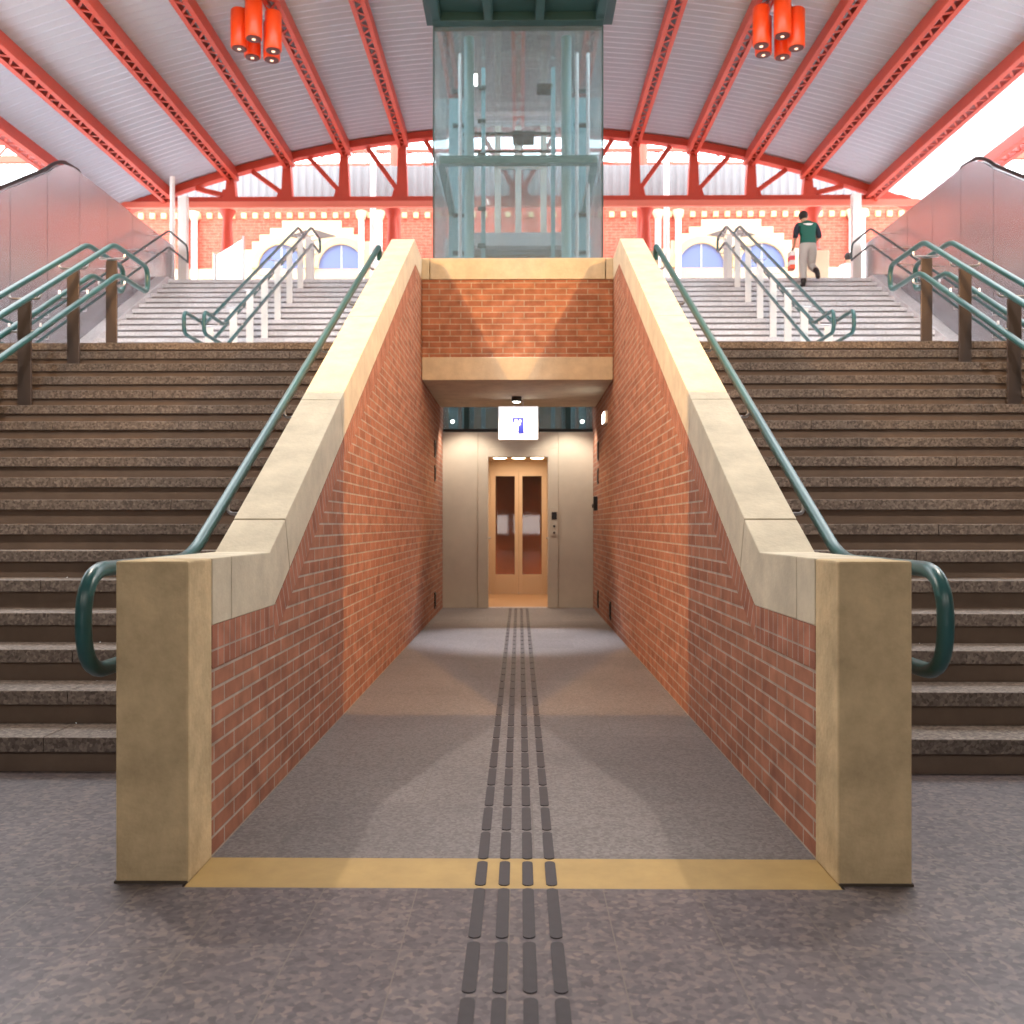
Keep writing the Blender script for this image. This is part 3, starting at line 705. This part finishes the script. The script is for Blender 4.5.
# light roof beyond the truss: upright corrugated valance and lattice girder
def valance(x0, x1, y, z0, z1):
    vs = []; n = int((x1 - x0) / .05); pr = [0, 1, 1, 0]
    for j in (z0, z1):
        for i in range(n + 1): vs.append((x0 + (x1 - x0) * i / n, y + .035 * pr[i % 4], j))
    return MB().add(vs, [(i, i + 1, n + 2 + i, n + 1 + i) for i in range(n)])
va = thing('corrugated_valance', (0, 23.6, 8.85), 'pale upright corrugated valance behind the red truss', 'cladding')
valance(-10, 10, 23.6, 9.3, 10.16).build('sheet', M['valance'], va, recalc=False)
MB().box(-10, 10, 23.55, 23.7, 9.2, 9.3).build('rail', M['red'], va)
lg = thing('lattice_girder', (0, 24.6, 10.2), 'slender red lattice girder above the pale corrugated valance', 'girder')
for z in (10.55, 10.92): MB().box(-11, 11, 24.56, 24.64, z - .04, z + .04).build('chord', M['red'], lg)
lc = MB()
for i in range(60):
    a = -10.8 + i * .36; lc.beam((a, 24.6, 10.59 if i % 2 else 10.88), (a + .36, 24.6, 10.88 if i % 2 else 10.59), .03, .03)
lc.build('lacing', M['red'], lg)
for x, lab in ((-3.2, 'red mast rising behind the truss left of the glass lift'), (3.15, 'red mast rising behind the truss right of the glass lift')):
    t = thing('steel_mast', (x, 24.2, ZU), lab, 'mast', 'red masts behind the truss')
    MB().tube([(x, 24.2, ZU), (x, 24.2, 11.3)], .14, 14, radii=None).build('shaft', M['red'], t, smooth=True)
    sg_ = 1 if x < 0 else -1
    MB().tube([(x + sg_ * (1.0 - 1.0 * math.cos(a)), 24.2, 9.6 + .85 * math.sin(a)) for a in [PI / 2 * k / 8 for k in range(9)]], .035, 8).build('arch_brace', M['red'], t, smooth=True)
for x, lab in ((-3.62, 'white downpipe running past the truss left of the glass lift'), (3.62, 'white downpipe running past the truss right of the glass lift')):
    tag(MB().tube([(x, 23.2, ZU), (x, 23.2, 10.7)], .07, 12).build('downpipe', M['white'], None, smooth=True), lab, 'pipe', 'white downpipes')
# girders seen past the roof edges on both sides
for s, nm in SIDES:
    t = thing('edge_girder', (s * 14, 22, 8.6), 'red lattice girder in the open beyond the %s roof edge' % nm, 'girder', 'girders beyond the roof edges')
    for z in (10.9, 11.4): MB().box(s * 12.0, s * 17.5, 24.95, 25.1, z - .09, z + .09).build('chord', M['red'], t)
    lc = MB()
    for i in range(14): lc.beam((s * (12.1 + i * .38), 25.02, 10.95 if i % 2 else 11.35), (s * (12.48 + i * .38), 25.02, 11.35 if i % 2 else 10.95), .05, .05)
    lc.build('lacing', M['red'], t)
    MB().box(s * 12.75, s * 12.98, 25.2, 25.4, ZU, 11.6).build('mast', M['white'], t)

# ------------------------------------------------------------------ brick facade beyond
YF = 27.0
k_ = YF / F
def fx(x): return (x - VX) * k_
def fz(y): return H + (VY - y) * k_
struct('wall_far', MB().box(-16, 16, YF, YF + .3, ZU, 10.6), M['facade'], 'sunlit red brick facade across the upper hall', 'wall')
struct('trim_2', MB().box(-16, 16, YF - .1, YF, fz(278) - .3, fz(269)).box(-16, 16, YF - .16, YF, 10.45, 10.6), M['cream'], 'cream stone band courses along the brick facade', 'trim')
dn_ = MB()
for i in range(-44, 45): dn_.box(i * .33 - .07, i * .33 + .07, YF - .1, YF, fz(219) + .02, fz(213))
struct('trim_3', dn_, M['yellow_stone'], 'row of honey stone brackets below the facade cornice', 'trim')
for cx, lab in ((312, 'twin arched window in a stepped cream stone surround, left of the lift'), (730, 'twin arched window in a stepped cream stone surround, right of the lift')):
    X = fx(cx); zb = fz(269)
    t = thing('arched_window', (X, YF, zb), lab, 'window', 'twin arched windows')
    st = []
    steps = [(1.98, .0), (1.98, .55), (1.72, .55), (1.72, .78), (1.5, .78), (1.5, .98), (1.2, .98), (1.2, 1.17), (.85, 1.17), (.85, 1.38)]
    st = [(X + a, zb + b) for a, b in steps] + [(X - a, zb + b) for a, b in steps[::-1]]
    MB().prism_y(st, YF - .09, YF - .001).build('surround', M['cream'], t)
    for q in (-1, 1):
        c = X + q * .86
        ring = MB()
        n = 16
        for i in range(n):
            a0, a1 = PI * i / n, PI * (i + 1) / n
            ring.prism_y([(c + .66 * math.cos(a0), zb + .68 * math.sin(a0)), (c + .84 * math.cos(a0), zb + .86 * math.sin(a0)), (c + .84 * math.cos(a1), zb + .86 * math.sin(a1)), (c + .66 * math.cos(a1), zb + .68 * math.sin(a1))], YF - .2, YF - .091)
        ring.build('arch_ring', M['yellow_stone'], t)
        gl = MB().prism_y([(c + .66 * math.cos(PI * i / n), zb + .68 * math.sin(PI * i / n)) for i in range(n + 1)], YF - .11, YF - .092).build('glass', M['lunette'], t)
        MB().box(c - .02, c + .02, YF - .125, YF - .1105, zb, zb + .67).build('glazing_bar', M['sheet'], gl)
        sp = [(X + q * .1, zb + 1.12), (X + q * .7, zb + .93), (X + q * .2, zb + .86)]
        MB().prism_y(sp, YF - .11, YF - .0905).build('spandrel_carving', M['post_steel'], t)
cols_ = [(362, 245, 'left of the lift, outer'), (380, 245, 'left of the lift, inner'), (657, 245, 'right of the lift, inner'), (677, 245, 'right of the lift, outer'),
         (186, 250, 'at the far left end, outer'), (195, 250, 'at the far left end, inner'), (849, 250, 'at the far right end, inner'), (859, 250, 'at the far right end, outer')]
first = None
for x, yb, lab in cols_:
    L_ = 'slim white stone column on the brick facade, ' + lab
    if first is None:
        X = fx(x); first = thing('stone_column', (X, YF - .15, ZU), L_, 'column', 'white facade columns')
        MB().lathe((X, YF - .15, ZU), [(.14, 0), (.14, .3), (.085, .36), (.085, 3.85)], 14).build('shaft', M['white'], first, smooth=True)
        MB().lathe((X, YF - .15, ZU + 3.85), [(.09, 0), (.16, .18), (.16, .26)], 14).build('capital', M['cream'], first, smooth=True)
    else: dup(first, (fx(x), YF - .15, ZU), label=L_)
# glass balustrade at the head of the left stairs
gbl = thing('glass_balustrade', (-5.6, 20.5, ZU), 'clear glass balustrade panel with steel posts at the head of the left stairs', 'balustrade')
for y, x in ((21.5, -7.0), (20.2, -5.95)): MB().tube([(x, y, ZU), (x, y, 7.35)], .025, 10).build('post', M['steel'], gbl, smooth=True)
MB().prism_z([(-6.97, 21.47), (-5.98, 20.23), (-5.97, 20.24), (-6.96, 21.48)], ZU + .08, 7.3).build('pane', M['clear'], gbl)

# ------------------------------------------------------------------ hanging clusters of orange lamp tubes
def cluster(x, lab, first=[None]):
    y, zt_ = 15.3, 9.58
    if first[0]:
        return dup(first[0], (x, y, zt_), label=lab)
    r = thing('roof_light', (x, y, zt_), lab, 'lamp', 'orange lamp clusters')
    first[0] = r
    spots = [(-.29, -.05, -.08), (-.0, -.24, -.02), (.27, -.07, -.13), (-.17, .28, -.06), (.15, .29, -.10)]
    MB().lathe((x, y, zt_ - .02), [(.2, 0), (.2, .05), (.05, .06), (.05, .16)], 16).build('mount', M['steel'], r)
    for (dx, dy, dz) in spots:
        c = MB().lathe((x + dx, y + dy, zt_ + dz - .62), [(.13, 0), (.136, .01), (.136, .6), (.12, .62)], 20).build('lamp_tube', M['lamp_red'], r, smooth=True)
        MB().lathe((x + dx, y + dy, zt_ + dz - .632), [(.115, 0), (.115, .0115)], 18).build('baffle', pbr('lamp_baffle', (84, 24, 12), .5) if 'bf' not in M else M['bf'], c)
        MB().ball((x + dx, y + dy, zt_ + dz - .632), .03, .03, .012).build('bulb', M['lamp_dim'], c)
        MB().beam((x + dx, y + dy, zt_ + dz - .01), (x + dx * .3, y + dy * .3, zt_ + .03), .02, .02).build('arm', M['lamp_red'], c)
M['bf'] = pbr('lamp_baffle', (84, 24, 12), .5)
cluster(-4.27, 'cluster of five orange tube lamps hanging under the vault roof, left of the glass lift')
cluster(4.2, 'cluster of five orange tube lamps hanging under the vault roof, right of the glass lift')

# ------------------------------------------------------------------ people
def body(joints, edges, root):
    me = bpy.data.meshes.new('sk'); me.from_pydata([j[0] for j in joints], edges, [])
    o = bpy.data.objects.new('sk', me); COL.objects.link(o)
    sk = o.modifiers.new('s', 'SKIN'); sk.use_smooth_shade = True; sub = o.modifiers.new('u', 'SUBSURF'); sub.levels = 2; sub.render_levels = 2
    for i, j in enumerate(joints):
        r = j[1]; me.skin_vertices[0].data[i].radius = (r, r) if not isinstance(r, tuple) else r
    me.skin_vertices[0].data[root].use_root = True
    dg = bpy.context.evaluated_depsgraph_get(); dg.update()
    m2 = bpy.data.meshes.new_from_object(o.evaluated_get(dg))
    bpy.data.objects.remove(o)
    return m2
def shell(m2, pred, off, name, mat, parent, label=None, cut=None, single=False):
    bm = bmesh.new(); bm.from_mesh(m2)
    if cut is not None:
        bmesh.ops.bisect_plane(bm, geom=bm.verts[:] + bm.edges[:] + bm.faces[:], plane_co=(0, 0, cut), plane_no=(0, 0, 1))
    bm.normal_update()
    bmesh.ops.delete(bm, geom=[f for f in bm.faces if not pred(f.calc_center_median())], context='FACES')
    def span(c): return sum(max(v.co[i] for v in c) - min(v.co[i] for v in c) for i in range(3))
    if single:                                     # keep the largest connected piece
        left = set(bm.verts); best = set()
        while left:
            st = [left.pop()]; comp = set(st)
            while st:
                v = st.pop()
                for e in v.link_edges:
                    o = e.other_vert(v)
                    if o in left: left.discard(o); comp.add(o); st.append(o)
            if not best or span(comp) > span(best): best = comp
        bmesh.ops.delete(bm, geom=[v for v in bm.verts if v not in best], context='VERTS')
    bm.normal_update()
    for v in bm.verts: v.co += v.normal * off
    me = bpy.data.meshes.new(name); bm.to_mesh(me); bm.free()
    for p in me.polygons: p.use_smooth = True
    me.materials.clear(); me.materials.append(mat)
    o = bpy.data.objects.new(name, me); COL.objects.link(o); o.parent = parent
    if label: o['label'] = label
    return o
skin = pbr('skin', (205, 160, 132), .6); hairm = pbr('dark_hair', (38, 28, 24), .7)
green = pbr('green_jersey', (20, 92, 78), .7); navy = pbr('navy_sleeve', (24, 34, 48), .7); pale = pbr('pale_trousers', (176, 168, 162), .8)
whitec = pbr('white_shirt', (240, 240, 240), .8); shoe = pbr('dark_shoe', (34, 28, 28), .6)
def person(loc, scale, rz, lab, P, top, sleeve, legs, stripe=False):
    # P: joint positions for a 1.7 m figure facing +y, origin between the feet
    J = [(P['pel'], (.15, .11)), (P['waist'], (.135, .095)), (P['chest'], (.165, .115)), (P['neck0'], (.07, .065)), (P['neck'], .052), (P['head'], (.075, .09)), (P['crown'], (.07, .08))]
    E = [(0, 1), (1, 2), (2, 3), (3, 4), (4, 5), (5, 6)]
    names = ['pel', 'waist', 'chest', 'neck0', 'neck', 'head', 'crown']
    def add(nm, co, r, par):
        J.append((co, r)); names.append(nm); E.append((names.index(par), len(J) - 1))
    for q in ('l', 'r'):
        add(q + 'sh', P[q + 'sh'], .062, 'chest'); add(q + 'el', P[q + 'el'], .042, q + 'sh'); add(q + 'wr', P[q + 'wr'], .028, q + 'el'); add(q + 'ha', P[q + 'ha'], (.03, .02), q + 'wr')
        h = Vector(P[q + 'ha']); w = Vector(P[q + 'wr']); d = (h - w).normalized()
        for i, (ox, L) in enumerate(((-.024, .07), (-.008, .08), (.008, .076), (.024, .06))):
            add(q + 'f%d' % i, tuple(h + d * .02 + Vector((0, ox, 0))), .009, q + 'ha'); add(q + 'g%d' % i, tuple(h + d * L + Vector((0, ox + .01, 0))), .007, q + 'f%d' % i)
        add(q + 'th', tuple(h - d * .01 + Vector((0, .04, 0))), .009, q + 'ha'); add(q + 'ti', tuple(h + d * .03 + Vector((0, .055, 0))), .008, q + 'th')
        add(q + 'hip', P[q + 'hip'], .092, 'pel'); add(q + 'kn', P[q + 'kn'], .06, q + 'hip'); add(q + 'an', P[q + 'an'], .04, q + 'kn'); add(q + 'to', P[q + 'to'], (.036, .03), q + 'an')
    hd = Vector(P['head'])
    m2 = body(J, E, 0)
    root = thing('person', loc, lab, 'person')
    root.rotation_euler = (0, 0, rz); root.scale = (scale,) * 3
    m2.materials.clear(); m2.materials.append(skin)
    for p in m2.polygons: p.use_smooth = True
    bo = bpy.data.objects.new('body', m2); COL.objects.link(bo); bo.parent = root
    ORIGIN[root.name] = Vector((0, 0, 0))
    zb = P['pel'][2] - .02
    def torso(c): return zb - .06 < c.z < P['neck0'][2] + .01 and abs(c.x) < .19
    def arms(c):
        if c.z < zb - .3: return False
        best = min(('lsh', 'rsh', 'lel', 'rel', 'lwr', 'rwr', 'chest', 'waist', 'pel', 'neck'), key=lambda n: (Vector(P[n]) - c).length)
        return best in ('lsh', 'rsh') or (best in ('lel', 'rel') and c.z > P[best][2] - .02)
    def leg(c): return c.z < zb + .03 and abs(c.x) < .2 and min((Vector(P[n]) - c).length for n in ('lwr', 'rwr', 'lha', 'rha')) > .12 and min(c.z - P['lto'][2] + abs(c.y - P['lto'][1]) * .0, 9) > -.5 and not foot(c)
    def foot(c): return min(min((Vector(P[q + 'to']) - c).length, (Vector(P[q + 'an']) - c).length) for q in 'lr') < .105
    shell(m2, torso, .022, 'shirt', top, root, cut=zb - .06, single=True)
    for q in (-1, 1): shell(m2, lambda c: arms(c) and c.x * q > .12, .018, 'sleeve', sleeve, root, single=True)
    shell(m2, leg, .024, 'trousers', legs, root, cut=zb + .03, single=True)
    for q in (-1, 1): shell(m2, lambda c: foot(c) and c.x * q > 0, .016, 'shoe', shoe, root, single=True)
    c = Vector(P['head']) + Vector((0, -.012, .045))
    MB().ball(c, .098, .112, .105).build('hair', hairm, root, smooth=True)
    MB().ball(hd + Vector((0, .1, .005)), .014, .022, .02).build('nose', skin, root, smooth=True)
    for q in (-1, 1):
        MB().ball(hd + Vector((q * .085, 0, .0)), .012, .022, .032).build('ear', skin, root, smooth=True)
        MB().ball(hd + Vector((q * .034, .088, .035)), .013, .008, .009).build('eye', whitec, root, smooth=True)
    MB().ball(hd + Vector((0, .088, -.045)), .026, .008, .007).build('mouth', pbr('lips', (170, 100, 92), .6), root, smooth=True)
    if stripe:
        b = MB(); n = 10
        vs = []
        for i in range(n + 1):
            x = -.13 + .26 * i / n; yy = P['chest'][1] - .135 + abs(x) ** 2 * 2.2
            vs += [(x, yy, P['chest'][2] + .045 + .1 * x * 0), (x, yy - .0, P['chest'][2] + .085), (x, yy + .02, P['chest'][2] + .085), (x, yy + .02, P['chest'][2] + .045)]
        fs = []
        for i in range(n):
            o = i * 4
            for k in range(4): fs.append((o + k, o + (k + 1) % 4, o + 4 + (k + 1) % 4, o + 4 + k))
        MB().add(vs, fs).build('white_band', whitec, root)
    return root
stand = dict(pel=(0, 0, .92), waist=(0, 0, 1.08), chest=(0, 0, 1.28), neck0=(0, -.005, 1.42), neck=(0, .0, 1.48), head=(0, .02, 1.57), crown=(0, .01, 1.64),
             lsh=(-.19, 0, 1.36), lel=(-.25, -.03, 1.08), lwr=(-.26, .05, .86), lha=(-.26, .08, .79), rsh=(.19, 0, 1.36), rel=(.25, -.03, 1.08), rwr=(.26, .05, .86), rha=(.26, .08, .79),
             lhip=(-.09, 0, .86), lkn=(-.1, .01, .48), lan=(-.1, -.03, .09), lto=(-.11, .13, .04), rhip=(.09, 0, .86), rkn=(.1, .01, .48), ran=(.1, -.03, .09), rto=(.11, .13, .04))
climb = dict(stand)
climb.update(waist=(0, .03, 1.08), chest=(.0, .08, 1.28), neck0=(-.02, .11, 1.42), neck=(-.035, .14, 1.48), head=(-.05, .19, 1.555), crown=(-.05, .2, 1.625), pel=(0, .0, .93),
             lsh=(-.2, .09, 1.36), lel=(-.26, .03, 1.1), lwr=(-.25, .16, .94), lha=(-.25, .21, .89), rsh=(.19, .08, 1.36), rel=(.25, .02, 1.1), rwr=(.2, .2, 1.03), rha=(.16, .26, 1.02),
             lhip=(-.09, 0, .86), lkn=(-.1, .03, .48), lan=(-.1, -.02, .09), lto=(-.11, .14, .045),
             rhip=(.09, 0, .87), rkn=(.1, .11, .5), ran=(.13, -.2, .30), rto=(.135, -.25, .15))
kf = 35
man_loc = (5.52, yk(kf) + .1, kf * R_)
person(man_loc, .90, .0, 'man in dark green jersey and pale trousers climbing the right upper stairs, seen from behind', climb, green, navy, pale, True)
person((6.95 + .98, 22.75, ZU), 1.0, 0, 'dark haired person in a white shirt standing beyond the head of the right stairs', stand, whitec, whitec, pale)
bg = thing('shoulder_bag', (man_loc[0] - .3, man_loc[1] + .12, man_loc[2] + .4), 'red and white bag held at the climbing man\'s left side', 'bag')
bx_, by_, bz_ = man_loc[0] - .262, man_loc[1] + .2, man_loc[2] + .40
for i, mm in enumerate((M['lamp_red'], M['white'], pbr('pink_red_cloth', (226, 84, 92), .7), M['white'])):
    MB().box(bx_ - .05, bx_ + .05, by_ - .1, by_ + .08, bz_ + i * .085, bz_ + (i + 1) * .085).build('bag_panel', mm, bg, bevel=.006)
MB().tube(fillet([(bx_, by_ - .06, bz_ + .34), (bx_ + .02, by_ - .04, bz_ + .42), (bx_ + .02, by_ + .03, bz_ + .42), (bx_, by_ + .05, bz_ + .34)], .03), .007, 8).build('strap', M['black'], bg)

# ------------------------------------------------------------------ lamps under and on the edge of the deck
def light(name, kind, loc, power, col=(255, 255, 255), size=.05, rot=None, spot=None, blend=.3):
    d = bpy.data.lights.new(name, kind); d.energy = power; d.color = lin(col)[:3]
    if kind in ('POINT', 'SPOT'): d.shadow_soft_size = size
    if kind == 'AREA': d.size = size
    if spot: d.spot_size = math.radians(spot); d.spot_blend = blend
    o = bpy.data.objects.new(name, d); COL.objects.link(o); o.location = loc
    if rot: o.rotation_euler = rot
    return o
WARM, COOL = (255, 192, 116), (255, 240, 228)
for s, nm in SIDES:
    x = XC + s * 2.45
    t = thing('bulkhead_lamp', (x, 5.5, 4.45), 'warm lamp on the edge of the concrete deck above the %s stairs' % nm, 'lamp', 'deck edge lamps')
    MB().box(x - .12, x + .12, 5.501, 5.53, 4.42, 4.6).build('housing', M['dark'], t, bevel=.005)
    lz = 4.5
    MB().box(x + s * .3, x - s * .04, 5.501, 5.77, lz - .105, lz - .095).box(x + s * .3, x + s * .29, 5.501, 5.77, lz - .095, lz + .14).build('added_visor', M['dark'], t)  # unseen shield added to keep the lamp off the stairs below
    light('warm_lamp_light', 'SPOT', (x, 5.56, lz), 680, WARM, .02, (PI / 2, 0, 0), 180, 0)
    x2 = XC + s * 4.6
    t = thing('added_stair_lamp', (x2, 5.5, 4.9), 'added warm lamp on the deck edge over the outer half of the %s stairs' % nm, 'lamp', 'added stair lamps')  # unseen lamp added to warm the dark stairs
    MB().box(x2 - .1, x2 + .1, 5.501, 5.53, 4.85, 5.05).build('housing', M['dark'], t, bevel=.005)
    light('added_stair_lamp_light', 'SPOT', (x2, 5.56, 4.9), 100, WARM, .03, (PI / 2, 0, 0), 180, 0)
    x = XC + s * 2.5
    t = thing('ceiling_lamp', (x, 4.2, 4.3), 'round lamp under the concrete deck above the foot of the %s stairs' % nm, 'lamp', 'deck lamps')
    MB().lathe((x, 4.3, 4.27), [(.12, 0), (.14, .01), (.14, .049)], 20).build('housing', M['white'], t)
    light('deck_lamp_light', 'POINT', (x, 4.3, 4.2), 270, COOL, .04)
for x in (-4, 0, 4):
    light('concourse_light', 'AREA', (x, -2.5, 4.28), 105, COOL, 1.2)
cl = thing('added_canopy_lamp', (XC, 9.5, 7.9), 'added cool white spotlight under the teal canopy of the glass lift', 'lamp')  # unseen spotlight added for the daylight patch on the passage floor
MB().lathe((XC, 9.5, 7.78), [(.09, 0), (.1, .01), (.1, .238)], 18).build('housing', M['dark'], cl)
light('added_canopy_lamp_light', 'SPOT', (XC, 9.5, 7.77), 3000, (236, 242, 255), .12, (Vector((XC, 9.25, 0)) - Vector((XC, 9.5, 7.77))).to_track_quat('-Z', 'Y').to_euler(), 20, .7)
light('beam_downlight', 'SPOT', (-.035, 11.3, 2.59), 60, (255, 226, 190), .04, (0, 0, 0), 140, .5)
for x in (-.7, .65): light('lobby_light', 'SPOT', (x, 12.2, 2.63), 62, (255, 238, 220), .04, (math.radians(12), 0, 0), 110, .6)
light('car_light', 'AREA', (-.015, 14.1, 2.12), 26, (255, 228, 206), .7)

# ------------------------------------------------------------------ sky, sun
w = bpy.data.worlds.new('overcast_sky'); SC.world = w; w.use_nodes = True
bgn = w.node_tree.nodes['Background']; bgn.inputs['Color'].default_value = (.93, .97, 1, 1); bgn.inputs['Strength'].default_value = 7.4

# ------------------------------------------------------------------ camera
cam = bpy.data.cameras.new('camera'); co = bpy.data.objects.new('camera', cam); COL.objects.link(co); SC.camera = co
yaw = math.radians(.6)
cam.sensor_fit = 'HORIZONTAL'; cam.sensor_width = 36; cam.lens = F / 1024 * 36
co.location = (0, 0, H); co.rotation_euler = (PI / 2, 0, yaw)
cam.shift_x = -(VX - 512 - F * math.tan(yaw)) / 1024
cam.shift_y = (VY - 512) / 1024
cam.clip_start = .05; cam.clip_end = 200
cam.dof.use_dof = True; cam.dof.focus_distance = 4.2; cam.dof.aperture_fstop = 4.0

SC.view_settings.view_transform = 'Standard'; SC.view_settings.look = 'None'; SC.view_settings.gamma = 1; SC.view_settings.use_curve_mapping = False
SC.view_settings.exposure = 0.0
SC.cycles.use_denoising = True
SC.cycles.max_bounces = 8; SC.cycles.diffuse_bounces = 5; SC.cycles.glossy_bounces = 4; SC.cycles.transparent_max_bounces = 16; SC.cycles.transmission_bounces = 6
SC.cycles.caustics_reflective = False; SC.cycles.caustics_refractive = False; SC.cycles.sample_clamp_indirect = 6
